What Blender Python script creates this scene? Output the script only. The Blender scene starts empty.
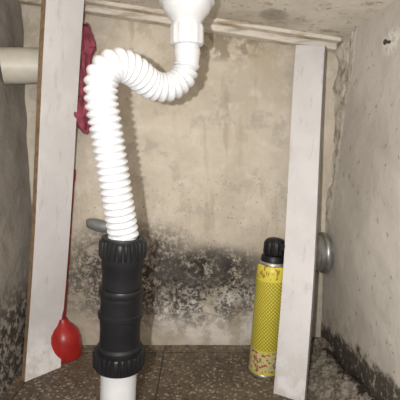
import bpy, bmesh, math, random
from mathutils import Vector, Matrix, noise
random.seed(4)
sc=bpy.context.scene
sc.view_settings.view_transform='Standard'

# ------------------------------------------------------------ node helpers
class NT:
    def __init__(s,name):
        s.m=bpy.data.materials.new(name); s.m.use_nodes=True
        s.t=s.m.node_tree; s.b=s.t.nodes['Principled BSDF']; s.pos=None
    def n(s,ty,**k):
        x=s.t.nodes.new(ty)
        for a,v in k.items(): setattr(x,a,v)
        return x
    def l(s,a,b): s.t.links.new(a,b)
    def P(s):
        if s.pos is None:
            s.pos=s.n('ShaderNodeNewGeometry').outputs['Position']
            s.sx=s.n('ShaderNodeSeparateXYZ'); s.l(s.pos,s.sx.inputs[0])
        return s.pos
    def noise(s,scale,detail=5,rough=.6,vec=None,stretch=None,off=(0,0,0)):
        v=vec if vec is not None else s.P()
        mp=s.n('ShaderNodeMapping'); s.l(v,mp.inputs[0]); mp.inputs['Location'].default_value=off
        if stretch: mp.inputs['Scale'].default_value=stretch
        x=s.n('ShaderNodeTexNoise'); s.l(mp.outputs[0],x.inputs['Vector'])
        x.inputs['Scale'].default_value=scale; x.inputs['Detail'].default_value=detail; x.inputs['Roughness'].default_value=rough
        return x.outputs['Fac']
    def ramp(s,fac,a,b,c0=0.,c1=1.):
        x=s.n('ShaderNodeMapRange',interpolation_type='SMOOTHSTEP'); s.l(fac,x.inputs[0])
        x.inputs[1].default_value=a;x.inputs[2].default_value=b;x.inputs[3].default_value=c0;x.inputs[4].default_value=c1
        return x.outputs[0]
    def math(s,op,a,b=None):
        x=s.n('ShaderNodeMath',operation=op)
        for i,v in enumerate((a,b)):
            if v is None: continue
            if isinstance(v,(int,float)): x.inputs[i].default_value=v
            else: s.l(v,x.inputs[i])
        return x.outputs[0]
    def mul(s,*a):
        r=a[0]
        for v in a[1:]: r=s.math('MULTIPLY',r,v)
        return r
    def mix(s,f,a,b):
        x=s.n('ShaderNodeMix',data_type='RGBA')
        if isinstance(f,(int,float)): x.inputs[0].default_value=f
        else: s.l(f,x.inputs[0])
        for i,v in ((6,a),(7,b)):
            if isinstance(v,tuple): x.inputs[i].default_value=(*v,1)
            else: s.l(v,x.inputs[i])
        return x.outputs[2]
    def blob(s,axes,c,r,edge=.35):
        s.P(); acc=None
        for a,cc,rr in zip(axes,c,r):
            d=s.math('DIVIDE',s.math('SUBTRACT',s.sx.outputs[a],cc),rr)
            d=s.math('MULTIPLY',d,d)
            acc=d if acc is None else s.math('ADD',acc,d)
        return s.ramp(acc,1+edge,max(0,1-edge*2),0,1)
    def bump(s,h,strength=.3,dist=.01):
        x=s.n('ShaderNodeBump'); x.inputs['Strength'].default_value=strength; x.inputs['Distance'].default_value=dist
        s.l(h,x.inputs['Height']); s.l(x.outputs[0],s.b.inputs['Normal'])
    def out(s,col,rough=.6,metal=0,spec=None):
        if isinstance(col,tuple): s.b.inputs['Base Color'].default_value=(*col,1)
        else: s.l(col,s.b.inputs['Base Color'])
        s.b.inputs['Roughness'].default_value=rough; s.b.inputs['Metallic'].default_value=metal
        if spec is not None: s.b.inputs['Specular IOR Level'].default_value=spec
        return s.m

def plain(name,col,rough=.5,metal=0,var=.15,spec=None,scale=40):
    m=NT(name); f=m.ramp(m.noise(scale),.35,.7)
    c=m.mix(f,col,tuple(x*(1-var) for x in col)); return m.out(c,rough,metal,spec)

# back wall plaster with black mould
m=NT('mouldy_plaster')
c=m.mix(m.ramp(m.noise(5),.35,.65),(.745,.675,.565),(.60,.535,.44))
c=m.mix(m.mul(m.ramp(m.noise(22,off=(3,1,2)),.50,.66),.5),c,(.80,.75,.66))
c=m.mix(m.mul(m.ramp(m.noise(9,stretch=(3,1,.5)),.54,.72),.5),c,(.42,.34,.24))
m.P(); up=m.ramp(m.sx.outputs['Z'],.62,.78)
c=m.mix(m.mul(up,m.ramp(m.noise(11,6,.7,off=(4,0,4)),.46,.60),.5),c,(.48,.38,.25))
c=m.mix(m.mul(m.ramp(m.noise(13,7,.7,off=(9,4,6)),.52,.60),m.ramp(m.noise(5,off=(1,1,8)),.42,.55),.45),c,(.41,.37,.32))
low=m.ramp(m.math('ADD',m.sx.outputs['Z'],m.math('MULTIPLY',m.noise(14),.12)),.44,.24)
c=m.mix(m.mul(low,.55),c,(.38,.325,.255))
pale=m.mul(m.blob('XZ',(.04,.08),(.17,.09)),m.ramp(m.noise(17,off=(8,0,0)),.42,.55))
c=m.mix(m.mul(pale,.9),c,(.76,.72,.66))
band=m.blob('XZ',(-.01,.165),(.25,.11),.5)
band2=m.blob('XZ',(-.17,.19),(.20,.14),.6)
core=m.blob('XZ',(.01,.210),(.17,.060),.7)
fine=m.noise(70,10,.82)
mid=m.noise(18,6,.65,off=(5,2,9))
mk=m.math('MAXIMUM',m.mul(band,m.ramp(fine,.46,.52),m.ramp(mid,.42,.49)),m.mul(band2,m.ramp(fine,.44,.51),m.ramp(mid,.35,.46)))
mk=m.math('MAXIMUM',mk,m.mul(core,m.ramp(m.noise(38,10,.85,off=(1,7,3)),.44,.50)))
c=m.mix(m.mul(mk,.97),c,(.018,.017,.017))
haze=m.mul(m.math('MAXIMUM',core,m.mul(m.math('MAXIMUM',band,band2),.7)),m.ramp(m.noise(16,off=(2,2,2)),.40,.58),.55)
c=m.mix(haze,c,(.12,.11,.10))
c=m.mix(m.mul(m.blob('XZ',(0,.34),(.38,.13)),m.ramp(m.noise(150,4,.6),.62,.68),.7),c,(.12,.10,.09))
c=m.mix(m.mul(m.blob('XZ',(.07,.765),(.10,.04)),m.ramp(m.noise(30),.42,.55),.75),c,(.30,.25,.18))
m.bump(m.math('ADD',m.noise(12),m.mul(m.noise(70,8,.7),.35)),.5,.012)
M_back=m.out(c,.85,spec=.2)

# right wall
m=NT('painted_side_plaster')
c=m.mix(m.ramp(m.noise(4),.35,.65),(.59,.56,.51),(.48,.45,.405))
m.P()
edge=m.math('ADD',m.math('SUBTRACT',m.sx.outputs['Y'],m.math('MULTIPLY',m.math('SUBTRACT',.9,m.sx.outputs['Z']),.28)),m.math('MULTIPLY',m.noise(22),.05))
cr=m.ramp(edge,.83,.85)
c=m.mix(cr,c,m.mix(m.ramp(m.noise(28,8,.7),.45,.65),(.76,.72,.64),(.37,.32,.255)))
lo=m.ramp(m.math('ADD',m.sx.outputs['Z'],m.math('MULTIPLY',m.noise(20,off=(1,1,1)),.12)),.24,.14)
c=m.mix(m.mul(lo,.7),c,m.mix(m.ramp(m.noise(35),.4,.6),(.58,.53,.47),(.36,.31,.25)))
c=m.mix(m.mul(m.ramp(m.noise(60,5,.6,off=(4,4,4)),.62,.69),.6),c,(.2,.17,.13))
c=m.mix(m.mul(m.blob('YZ',(.70,.70),(.035,.022),.5),m.ramp(m.noise(90,6,.7),.42,.5)),c,(.74,.71,.66))
line=m.math('ADD',m.math('SUBTRACT',m.sx.outputs['Z'],m.math('MULTIPLY',m.math('SUBTRACT',.89,m.sx.outputs['Y']),.2)),m.math('MULTIPLY',m.math('SUBTRACT',m.noise(35,6,.7,off=(7,7,7)),.5),.10))
mm=m.mul(m.ramp(line,.096,.074),m.ramp(m.noise(60,9,.8),.38,.46))
c=m.mix(m.mul(mm,.92),c,(.04,.032,.025))
m.bump(m.math('ADD',m.noise(10),m.mul(m.noise(60,8,.7),m.math('ADD',m.mul(cr,.8),.12))),.5,.012)
M_right=m.out(c,.8,spec=.25)

m=NT('grimy_left_plaster')
c=m.mix(m.ramp(m.noise(6),.35,.65),(.40,.37,.33),(.28,.255,.225))
m.P(); lo=m.ramp(m.sx.outputs['Z'],.26,.12)
c=m.mix(m.mul(lo,m.ramp(m.noise(45,8,.75),.44,.52),.93),c,(.045,.04,.035))
m.bump(m.noise(14,8,.65),.6,.015); M_left=m.out(c,.85,spec=.2)

m=NT('stained_sink_underside')
c=m.mix(m.ramp(m.noise(7),.4,.65),(.78,.73,.64),(.60,.55,.46))
c=m.mix(m.mul(m.ramp(m.noise(18,7,.7,off=(3,3,0)),.54,.62),.6),c,(.36,.28,.18))
c=m.mix(m.mul(m.ramp(m.noise(70,4,.6),.62,.68),.6),c,(.14,.11,.08))
c=m.mix(m.mul(m.blob('XY',(.15,.86),(.030,.038),.3),.6),c,(.27,.25,.22))
m.bump(m.noise(20,6,.6),.4,.01); M_ceil=m.out(c,.7,spec=.3)

m=NT('stained_trim_wood')
c=m.mix(m.ramp(m.noise(16,6,.7,stretch=(.5,1,3)),.45,.65),(.76,.71,.62),(.44,.35,.24))
m.bump(m.noise(40),.3,.005); M_trim=m.out(c,.7)

# terrazzo
m=NT('terrazzo_tiles')
v=m.n('ShaderNodeTexVoronoi'); m.l(m.P(),v.inputs['Vector']); v.inputs['Scale'].default_value=150
s=m.n('ShaderNodeSeparateColor'); m.l(v.outputs['Color'],s.inputs[0])
base=m.mix(m.ramp(m.noise(9),.35,.65),(.150,.113,.080),(.104,.080,.058))
c=m.mix(m.mul(m.ramp(s.outputs[0],.60,.62),m.ramp(v.outputs['Distance'],.6,.4),.85),base,(.29,.235,.17))
c=m.mix(m.mul(m.ramp(s.outputs[1],.78,.80),m.ramp(v.outputs['Distance'],.6,.4),.85),c,(.042,.033,.027))
c=m.mix(m.mul(m.ramp(s.outputs[2],.93,.94),m.ramp(v.outputs['Distance'],.5,.35),.85),c,(.43,.37,.29))
d=m.math('ABSOLUTE',m.math('SUBTRACT',m.math('MODULO',m.math('ADD',m.sx.outputs['X'],.093+3+.15),.3),.15))
d2=m.math('ABSOLUTE',m.math('SUBTRACT',m.math('MODULO',m.math('ADD',m.sx.outputs['Y'],3.15-.66),.3),.15))
g=m.math('MAXIMUM',m.ramp(d,.0025,.0015),m.ramp(d2,.0025,.0015))
c=m.mix(m.mul(g,.85),c,(.03,.024,.02))
c=m.mix(m.mul(m.ramp(m.noise(12,6,.7,off=(6,1,1)),.48,.62),.4),c,(.07,.056,.043))
dirt=m.mul(m.ramp(m.sx.outputs['Y'],.93,.99),m.ramp(m.noise(40),.45,.6),.7)
c=m.mix(dirt,c,(.28,.235,.18))
M_floor=m.out(c,.55,spec=.3)

m=NT('crumbling_mortar')
c=m.mix(m.ramp(m.noise(30,9,.75),.42,.60),(.39,.35,.295),(.21,.18,.145))
c=m.mix(m.mul(m.ramp(m.noise(14,8,.75,off=(4,9,1)),.50,.60),.6),c,(.13,.11,.085))
m.P()
line=m.math('ADD',m.math('SUBTRACT',m.sx.outputs['X'],.292),m.math('MULTIPLY',m.math('SUBTRACT',m.noise(30,6,.7,off=(2,7,1)),.5),.08))
c=m.mix(m.mul(m.ramp(line,-.004,.006),m.ramp(m.sx.outputs['Y'],.93,.89),m.ramp(m.noise(60,8,.8),.34,.44),.95),c,(.03,.022,.016))
c=m.mix(m.mul(m.ramp(m.noise(90,8,.8,off=(3,3,3)),.52,.58),.7),c,(.07,.055,.04))
m.bump(m.noise(90,9,.8),.9,.010); M_mortar=m.out(c,.95,spec=.1)

m=NT('scuffed_laminate')
c=m.mix(m.ramp(m.noise(6),.4,.6),(.74,.725,.73),(.67,.655,.66))
c=m.mix(m.mul(m.ramp(m.noise(30,6,.7,stretch=(2,2,.35)),.56,.68),.35),c,(.42,.37,.32))
m.P(); c=m.mix(m.mul(m.ramp(m.sx.outputs['Z'],.14,.0),m.ramp(m.noise(35),.4,.6),.4),c,(.36,.30,.24))
M_lam=m.out(c,.5,spec=.3)
M_edge=plain('chipboard_edge',(.40,.27,.16),.8,scale=90,var=.4)
M_edgeg=plain('grey_board_edge',(.42,.41,.42),.6,scale=30,var=.2)

M_hose=plain('white_plastic_hose',(.69,.70,.72),.3,var=.05)
M_pvc=plain('white_pvc',(.70,.705,.72),.3,var=.06)
M_oldpvc=plain('aged_pvc',(.68,.64,.55),.45,var=.2,scale=12)
M_black=plain('black_polypropylene',(.012,.012,.014),.42,var=.3,spec=.35)
M_red=plain('red_plastic',(.42,.02,.018),.35,var=.2)
M_redh=plain('red_handle_plastic',(.28,.02,.022),.45,var=.2)
M_cloth=plain('maroon_cloth',(.40,.09,.13),.9,var=.5,scale=60)
M_steel=plain('galvanised_steel',(.42,.42,.40),.38,.75,var=.35,scale=60)
M_grey=plain('dull_grey_metal',(.27,.27,.27),.5,.2,var=.2,scale=60)
M_dark=plain('dark_iron',(.06,.05,.045),.6,.3)

# ------------------------------------------------------------ mesh helpers
def link(name,me,mats,parent=None,smooth=True,loc=None):
    o=bpy.data.objects.new(name,me); sc.collection.objects.link(o)
    for k in (mats if isinstance(mats,(list,tuple)) else [mats]): me.materials.append(k)
    if smooth:
        for p in me.polygons: p.use_smooth=True
    if parent: o.parent=parent
    if loc: o.location=loc
    return o
def mesh(name,vs,fs,mats,parent=None,smooth=True,mi=None,loc=None):
    me=bpy.data.meshes.new(name); me.from_pydata([tuple(v) for v in vs],[],fs)
    if mi:
        for p,i in zip(me.polygons,mi): p.material_index=i
    bm=bmesh.new(); bm.from_mesh(me); bmesh.ops.recalc_face_normals(bm,faces=bm.faces); bm.to_mesh(me); bm.free()
    return link(name,me,mats,parent,smooth,loc)
def empty(name,loc=(0,0,0)):
    o=bpy.data.objects.new(name,None); sc.collection.objects.link(o); o.location=loc; o.empty_display_size=.02; return o
def lathe(name,prof,mat,parent=None,seg=64,M=None,rfun=None):
    vs=[];fs=[]
    for r,z in prof:
        for i in range(seg):
            a=2*math.pi*i/seg; rr=r+(rfun(a,z,r) if rfun else 0)
            v=Vector((rr*math.cos(a),rr*math.sin(a),z)); vs.append(M@v if M else v)
    for j in range(len(prof)-1):
        for i in range(seg):
            k=(i+1)%seg; fs.append((j*seg+i,j*seg+k,(j+1)*seg+k,(j+1)*seg+i))
    fs.append(tuple(range(seg))); fs.append(tuple(range((len(prof)-1)*seg,len(prof)*seg)))
    o=mesh(name,vs,fs,mat,parent)
    md=o.modifiers.new('es','EDGE_SPLIT'); md.split_angle=math.radians(38)
    return o
def axisM(p,q):
    p=Vector(p);q=Vector(q); d=(q-p).normalized()
    return Matrix.Translation(p)@d.to_track_quat('Z','Y').to_matrix().to_4x4()
def box(name,lo,hi,mat,parent=None,bev=0):
    x0,y0,z0=lo;x1,y1,z1=hi
    vs=[(x0,y0,z0),(x1,y0,z0),(x1,y1,z0),(x0,y1,z0),(x0,y0,z1),(x1,y0,z1),(x1,y1,z1),(x0,y1,z1)]
    fs=[(0,1,2,3),(4,5,6,7),(0,1,5,4),(1,2,6,5),(2,3,7,6),(3,0,4,7)]
    o=mesh(name,vs,fs,mat,parent,smooth=False)
    if bev:
        b=o.modifiers.new('b','BEVEL'); b.width=bev; b.segments=2
    return o
def catmull(P,n=40):
    P=[Vector(p) for p in P]; P=[2*P[0]-P[1]]+P+[2*P[-1]-P[-2]]; out=[]
    for i in range(1,len(P)-2):
        a,b,c,d=P[i-1:i+3]
        for k in range(n):
            t=k/n
            out.append(.5*((2*b)+(c-a)*t+(2*a-5*b+4*c-d)*t*t+(3*b-a-3*c+d)*t**3))
    out.append(P[-2]); return out
def resample(pts,step):
    L=[0]
    for a,b in zip(pts,pts[1:]): L.append(L[-1]+(b-a).length)
    n=int(L[-1]/step); out=[];j=0
    for i in range(n+1):
        s=L[-1]*i/n
        while j<len(L)-2 and L[j+1]<s: j+=1
        t=(s-L[j])/max(1e-9,L[j+1]-L[j]); out.append(pts[j].lerp(pts[j+1],t))
    return out,L[-1]
def sweep(name,pts,rf,mat,parent=None,seg=48):
    n=len(pts); vs=[];fs=[]; T=[(pts[min(i+1,n-1)]-pts[max(i-1,0)]).normalized() for i in range(n)]
    N=T[0].orthogonal().normalized()
    for i in range(n):
        if i: N=(T[i-1].rotation_difference(T[i])@N); N=(N-T[i]*N.dot(T[i])).normalized()
        B=T[i].cross(N); r=rf(i,n)
        for k in range(seg):
            a=2*math.pi*k/seg; vs.append(pts[i]+(N*math.cos(a)+B*math.sin(a))*r)
    for i in range(n-1):
        for k in range(seg):
            q=(k+1)%seg; fs.append((i*seg+k,i*seg+q,(i+1)*seg+q,(i+1)*seg+k))
    fs.append(tuple(range(seg)));fs.append(tuple(range((n-1)*seg,n*seg)))
    return mesh(name,vs,fs,mat,parent)

# ------------------------------------------------------------ room shell
XL,XR,YB=-.425,.32,1.0
def ceilz(x): return .765+(XR-x)*.148
def fbm(p): return noise.fractal(Vector(p),.9,2.1,5)
def wallgrid(name,o,u,v,nrm,nu,nv,mat,dfun,thick=.05):
    o=Vector(o);u=Vector(u);v=Vector(v);nrm=Vector(nrm); vs=[];fs=[]
    for j in range(nv+1):
        for i in range(nu+1):
            p=o+u*(i/nu)+v*(j/nv); vs.append(p+nrm*dfun(p))
    for j in range(nv):
        for i in range(nu):
            a=j*(nu+1)+i; fs.append((a,a+1,a+nu+2,a+nu+1))
    b=len(vs)
    for p in (o,o+u,o+u+v,o+v): vs.append(p-nrm*thick)
    fs.append((b,b+1,b+2,b+3))
    rows=[list(range(0,nu+1)),[k*(nu+1)+nu for k in range(nv+1)],
          list(range(nv*(nu+1)+nu,nv*(nu+1)-1,-1)),[k*(nu+1) for k in range(nv,-1,-1)]]
    for k,r in enumerate(rows): fs.append(tuple(r)+(b+(k+1)%4,b+k))
    return mesh(name,vs,fs,mat)
wallgrid('wall_back',(XL-.05,YB,-.02),(XR-XL+.1,0,0),(0,0,.94),(0,-1,0),140,180,M_back,
    lambda p:.004*fbm(p*7)+.0015*fbm(p*30))
def rd(p):
    e=p.y-(.9-p.z)*.28+.03*fbm(p*20)
    k=min(1,max(0,(e-.845)/.012))
    return .004*fbm(p*5) + k*(-.008+.009*fbm(p*22))
wallgrid('wall_right',(XR,-.05,-.02),(0,YB+.1,0),(0,0,.94),(-1,0,0),170,150,M_right,rd)
wallgrid('wall_left',(XL,-.05,-.02),(0,YB+.1,0),(0,0,.94),(1,0,0),90,90,M_left,lambda p:.005*fbm(p*8))
box('floor',(XL-.05,-.05,-.05),(XR+.05,YB+.05,0),M_floor)
def slab(name,x0,x1,y0,y1,dz0,dz1,mat,bev=0):
    vs=[]
    for dz in (dz0,dz1):
        for x,y in ((x0,y0),(x1,y0),(x1,y1),(x0,y1)): vs.append((x,y,ceilz(x)+dz))
    o=mesh(name,vs,[(0,1,2,3),(4,5,6,7),(0,1,5,4),(1,2,6,5),(2,3,7,6),(3,0,4,7)],mat,smooth=False)
    if bev:
        b=o.modifiers.new('b','BEVEL'); b.width=bev; b.segments=3
    return o
slab('ceiling',XL-.05,XR+.05,-.05,YB+.05,0,.04,M_ceil)
slab('trim_1',XL,XR-.002,YB-.035,YB-.004,-.020,.002,M_trim,.004)
slab('trim_2',XL,XR-.002,YB-.062,YB-.037,-.008,.002,M_trim,.003)

# mortar ledge along right wall base: shelf with a broken groove against the wall, then a slope to the floor
vs=[];fs=[];nu,nv=260,70
for i in range(nu+1):
    y=.30+.685*i/nu
    h=.046+(.89-y)*.18; w=.088-.10*max(0,y-.90)+.012*fbm((y*12,0,4))
    for j in range(nv+1):
        t=j/nv; x=XR+.004-w*t
        z=h*(1-max(0,(t-.30)/.70)**1.1)
        d=.005*fbm((x*20,y*20,z*20))+.006*(abs(noise.noise(Vector((x*70,y*70,z*40))))-.2)+.0045*fbm((x*110,y*110,2))
        g=(1/(1+math.exp((t-.17)/.025)))*min(1,max(0,(.93-y)/.05))*max(0,.8+.9*fbm((y*13,3,1)))
        z+= (d if j<nv-1 else 0)-.035*g
        if t>.30: x-=d*.8
        if j==nv: z=-.004
        vs.append((x,y,max(z,-.004)))
for i in range(nu):
    for j in range(nv):
        a=i*(nv+1)+j; fs.append((a,a+1,a+nv+2,a+nv+1))
mesh('mortar_ledge',vs,fs,M_mortar)

# ------------------------------------------------------------ boards
def board(name,bot,top,w,th,yaw_b,yaw_t,edgemat,curl=None,topoff=.001):
    n=60; vs=[];fs=[];mi=[]
    for i in range(n+1):
        t=(i/n)**1.5; c=Vector(bot).lerp(Vector(top),t); a=math.radians(yaw_b+(yaw_t-yaw_b)*t)
        c.x+=.003*math.sin(t*5)
        if curl: c+=Vector(curl)*max(0,1-t/.13)**2
        W=Vector((math.cos(a),math.sin(a),0))*w/2; D=Vector((-math.sin(a),math.cos(a),0))*th
        for p in (c-W,c+W,c+W+D,c-W+D):
            if i==n: p.z=ceilz(p.x)-topoff
            vs.append(p)
    for i in range(n):
        for k in range(4):
            q=(k+1)%4; fs.append((i*4+k,i*4+q,i*4+4+q,i*4+4+k)); mi.append(0 if k in(0,2) else 1)
    fs+= [(0,1,2,3),(n*4,n*4+1,n*4+2,n*4+3)]; mi+=[1,1]
    o=mesh(name,vs,fs,[M_lam,edgemat],smooth=False,mi=mi)
    b=o.modifiers.new('b','BEVEL'); b.width=.0012; b.segments=2; b.limit_method='ANGLE'
    return o
board('laminate_board',(-.387,.922,0),(-.268,.870,.855),.086,.020,45,50,M_edge,curl=(.024,-.060,0))
board('laminate_board.001',(.186,.775,0),(.252,.945,.75),.067,.016,-30,-30,M_edgeg,topoff=.024)

# ------------------------------------------------------------ sink drain + hose
Y0=.68; dx=-.021
sd=empty('sink_drain',(dx,Y0,.69))
def L2(name,prof,mat,parent,loc,**k):
    return lathe(name,prof,mat,parent,M=Matrix.Translation((loc[0]-parent.location.x,loc[1]-parent.location.y,loc[2]-parent.location.z)),**k)
L2('strainer_cup',[(.022,.722),(.026,.727),(.030,.733),(.036,.739),(.0385,.745),(.040,.752),(.0445,.753),(.0445,.760),(.041,.761),(.041,.785),(.048,.787),(.048,ceilz(dx)-.006)],M_pvc,sd,(dx,Y0,0))
L2('slip_nut',[(.020,.688),(.0255,.689),(.0265,.692),(.0265,.716),(.0255,.719),(.024,.7195),(.024,.7235),(.020,.724)],M_pvc,sd,(dx,Y0,0),seg=96,
   rfun=lambda a,z,r:(.0008*math.copysign(1,math.sin(12*a)) if .69<z<.717 and r>.026 else 0))
L2('tailpiece',[(.0185,.655),(.0190,.657),(.0205,.672),(.0215,.675),(.0215,.681),(.0205,.683),(.0205,.690)],M_pvc,sd,(dx,Y0,0))

P=[(dx,.68,.668),(-.0235,.68,.650),(-.032,.675,.633),(-.053,.665,.620),(-.078,.65,.623),(-.102,.622,.640),(-.123,.602,.643),(-.139,.592,.626),(-.142,.590,.595),(-.138,.595,.555),(-.134,.60,.515),(-.127,.61,.444),(-.122,.62,.392),(-.1215,.62,.380)]
pts,L=resample(catmull(P),.0007)
pitch=.0106
def hr(i,n):
    s=L*i/(n-1)
    if s<.006: return .0195
    k=.5+.5*math.cos(2*math.pi*s/pitch); base=.0205+.0030*min(1,max(0,(s-.02)/.08))
    return base-.0042+.0052*k**.55
sweep('corrugated_drain_hose',pts,hr,M_hose,seg=56)

# ------------------------------------------------------------ black coupling + riser pipe
a=Vector((-.1215,.62,.384)); b=Vector((-.1345,.62,.166)); H=(a-b).length
M=axisM(b,a); cp=empty('pipe_coupling',tuple(b)); Mi=Matrix.Translation(-b)@M
rib=lambda a_,z,r:(.0012*(1 if math.sin(26*a_)>0 else -1))
lathe('lower_nut',[(.036,0),(.0405,.001),(.0415,.004),(.0415,.026),(.0405,.029),(.034,.030)],M_black,cp,seg=208,M=Mi,rfun=lambda a_,z,r:rib(a_,z,r) if r>.041 else 0)
lathe('coupling_body',[(.033,.028),(.0365,.030),(.0365,.036),(.0330,.040),(.0325,.066),(.0335,.080),(.0335,.086),(.0365,.088),(.0365,.094),(.0335,.096),(.0330,.112),(.0335,.118),(.0335,.122),(.0318,.128),(.0318,H-.050),(.0335,H-.046),(.0335,H-.032),(.030,H-.030)],M_black,cp,M=Mi)
lathe('upper_nut',[(.031,H-.033),(.0355,H-.032),(.0365,H-.029),(.0365,H-.008),(.0355,H-.004),(.034,H-.003),(.033,H),(.0255,H),(.0255,H-.004)],M_black,cp,seg=208,M=Mi,rfun=lambda a_,z,r:rib(a_,z,r) if r>.036 else 0)
lathe('compression_ring',[(.031,.124),(.0355,.125),(.0362,.128),(.0362,.134),(.0350,.137),(.031,.138)],M_black,cp,M=Mi)
q=b+(b-a).normalized()*(.166/((a-b).normalized().z)-.002)
lathe('riser_pipe',[(.0295,0),(.0295,(b-q).length-.0005)],M_pvc,M=axisM(q,b))

# ------------------------------------------------------------ spray can
base=Vector((.150,.878,.0012)); topv=Vector((.1675,.886,.265))
can=empty('aerosol_can',tuple(base))
Mc=(topv-base).normalized().to_track_quat('Z','Y').to_matrix().to_4x4()
m=NT('printed_yellow_can')
tc=m.n('ShaderNodeTexCoord'); sp=m.n('ShaderNodeSeparateXYZ'); m.l(tc.outputs['Object'],sp.inputs[0])
ang=m.math('ARCTAN2',sp.outputs['Y'],sp.outputs['X']); z=sp.outputs['Z']
ua=m.math('MULTIPLY',ang,.036)
def stripes(sign):
    v=m.math('ADD',ua,m.math('MULTIPLY',z,sign)); v=m.math('ADD',v,10.0)
    return m.math('ABSOLUTE',m.math('SUBTRACT',m.math('MODULO',v,.0085),.00425))
dm=m.math('MINIMUM',stripes(1.0),stripes(-1.0))
mesh_m=m.ramp(dm,.0016,.0008)
zone=m.mul(m.ramp(z,.062,.066),m.ramp(z,.226,.222))
c=m.mix(m.mul(mesh_m,zone,.75),(.70,.60,.07),(.13,.12,.02))
lab=m.mul(m.ramp(z,.012,.014),m.ramp(z,.062,.060))
c=m.mix(m.mul(lab,.65),c,(.60,.57,.34))
nz=m.noise(120,2,.5,vec=tc.outputs['Object'])
c=m.mix(m.mul(lab,m.ramp(nz,.57,.59)),c,(.42,.10,.08))
nz=m.noise(110,2,.5,vec=tc.outputs['Object'],off=(.5,.7,.2))
c=m.mix(m.mul(lab,m.ramp(nz,.60,.62)),c,(.09,.12,.28))
txt=m.noise(170,3,.6,vec=tc.outputs['Object'],stretch=(1,1,.45),off=(.2,.1,.9))
c=m.mix(m.mul(m.ramp(z,.228,.232),m.ramp(txt,.55,.58),.8),c,(.25,.10,.02))
M_can=m.out(c,.38,spec=.45)
M_canrim=plain('can_rim_metal',(.55,.53,.5),.3,.8)
lathe('can_body',[(.033,.001),(.0345,.003),(.0355,.006),(.0355,.245),(.0345,.251),(.031,.257),(.0295,.259)],M_can,can,M=Mc)
lathe('bottom_rim',[(.031,-.001),(.0355,-.001),(.0362,.001),(.0362,.004),(.0354,.0055)],M_canrim,can,M=Mc)
lathe('shoulder',[(.0305,.257),(.0312,.259),(.0305,.262),(.026,.268),(.020,.271)],M_canrim,can,M=Mc)
lathe('collar',[(.026,.262),(.0285,.263),(.0285,.274),(.0255,.279),(.016,.281)],M_black,can,M=Mc)
lathe('nozzle',[(.014,.279),(.0225,.281),(.0235,.285),(.0235,.304),(.022,.310),(.017,.316),(.009,.318),(.003,.319)],M_black,can,M=Mc,rfun=lambda a_,z_,r:.0012*math.sin(14*a_) if r>.02 else 0)
o=box('trigger',(-.032,-.007,.296),(-.018,.007,.308),M_black,can,.002); o.matrix_local=Mc

# ------------------------------------------------------------ plunger
pl=empty('plunger',(-.343,.948,0))
lathe('rubber_cup',[(.038,.0),(.042,.002),(.0432,.010),(.0432,.028),(.041,.048),(.036,.064),(.026,.077),(.017,.085),(.012,.093),(.010,.098)],M_red,pl)
lathe('handle',[(.0050,0),(.0054,.002),(.0054,.35),(.0068,.352),(.0068,.374),(.005,.38)],M_redh,pl,M=axisM((0,0,.092),(.033,.024,.45)))

# ------------------------------------------------------------ waste pipe + rag
wp=empty('waste_pipe',(XL,.898,.697))
A=Vector((0,0,0)); B=Vector((.125,.050,.010))
lathe('pipe_run',[(.038,-.004),(.038,(B-A).length)],M_oldpvc,wp,M=axisM(A,B))
lathe('pipe_socket',[(.038,0),(.0425,.001),(.0432,.004),(.0432,.040),(.042,.043),(.038,.044)],M_oldpvc,wp,M=axisM(A+(B-A)*.64,B))

vs=[];fs=[];seg=96;nz_=70
cx,cy=-.267,.952
for j in range(nz_+1):
    t=j/nz_; z=.560+.235*t
    r=.010+.023*math.exp(-((t-.18)/.10)**2)+.014*math.exp(-((t-.84)/.10)**2)+.003*math.exp(-((t-.6)/.1)**2)
    if t<.06: r*=.45+t*9
    for i in range(seg):
        a_=2*math.pi*i/seg
        rr=r*(1+.30*math.sin(6*a_+5*t)+.16*math.sin(11*a_-9*t))+.005*fbm((math.cos(a_)*2,math.sin(a_)*2,t*9))
        vs.append((cx+rr*math.cos(a_),cy+rr*math.sin(a_),z+.008*math.sin(5*a_+1)*(1 if t>.8 or t<.3 else .3)))
for j in range(nz_):
    for i in range(seg):
        k=(i+1)%seg; fs.append((j*seg+i,j*seg+k,(j+1)*seg+k,(j+1)*seg+i))
fs.append(tuple(range(seg)));fs.append(tuple(range(nz_*seg,nz_*seg+seg)))
mesh('cloth_rag',vs,fs,M_cloth)

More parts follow.
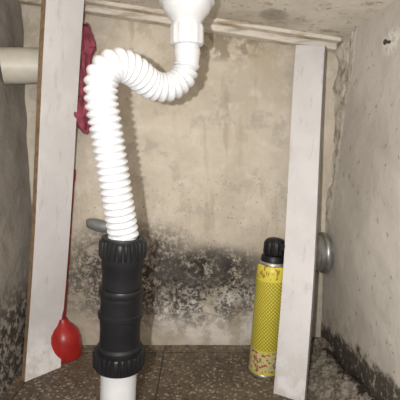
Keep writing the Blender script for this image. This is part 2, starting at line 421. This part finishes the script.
# ------------------------------------------------------------ metal cap on right wall
cl=empty('metal_pipe_cap',(XR-.014,.958,.264))
Mx=Matrix.Rotation(-math.pi/2,4,'Y')
lathe('wall_flange',[(.038,-.024),(.040,-.004),(.050,-.003),(.051,.0),(.051,.005),(.049,.008),(.043,.009)],M_steel,cl,M=Mx)
lathe('cap_body',[(.043,.008),(.0435,.012),(.0435,.018),(.041,.020),(.041,.024),(.0425,.026),(.0425,.031),(.037,.037),(.022,.040),(.008,.041)],M_steel,cl,M=Mx)

bk=empty('wall_bracket',(-.283,.988,.338))
vs=[];fs=[];n=16
for i in range(n+1):
    t=i/n; w=.013*math.sin(math.pi*min(1,.12+t*.88))**.6+.001
    x=.0+.070*t; zc=-.004-.018*t
    for yy in (-.012,.013):
        vs+= [(x,yy,zc-w),(x,yy,zc+w)]
for i in range(n):
    a0=i*4; b0=a0+4
    fs+=[(a0,a0+1,b0+1,b0),(a0+2,a0+3,b0+3,b0+2),(a0,a0+2,b0+2,b0),(a0+1,a0+3,b0+3,b0+1)]
fs+=[(0,1,3,2),(n*4,n*4+1,n*4+3,n*4+2)]
mesh('strap',vs,fs,M_grey,bk)
lathe('wall_nail',[(.0025,-.006),(.0025,.006),(.0045,.007),(.0048,.0085),(.003,.010)],M_dark,M=Matrix.Translation((XR,.705,.700))@Mx,seg=24)

# ------------------------------------------------------------ camera & light
cam=bpy.data.cameras.new('camera'); co=bpy.data.objects.new('camera',cam); sc.collection.objects.link(co)
cam.sensor_width=36; cam.lens=36; cam.clip_start=.01
co.location=(0,0,.53); co.rotation_euler=(math.radians(82),0,0); sc.camera=co
ld=bpy.data.lights.new('phone_flash','POINT'); ld.energy=20; ld.shadow_soft_size=.005; ld.color=(1,.975,.95)
lo=bpy.data.objects.new('phone_flash',ld); sc.collection.objects.link(lo); lo.location=(-.05,-.01,.545)
w=bpy.data.worlds.new('world'); sc.world=w; w.use_nodes=True
w.node_tree.nodes['Background'].inputs[0].default_value=(.97,.98,1,1); w.node_tree.nodes['Background'].inputs[1].default_value=.22
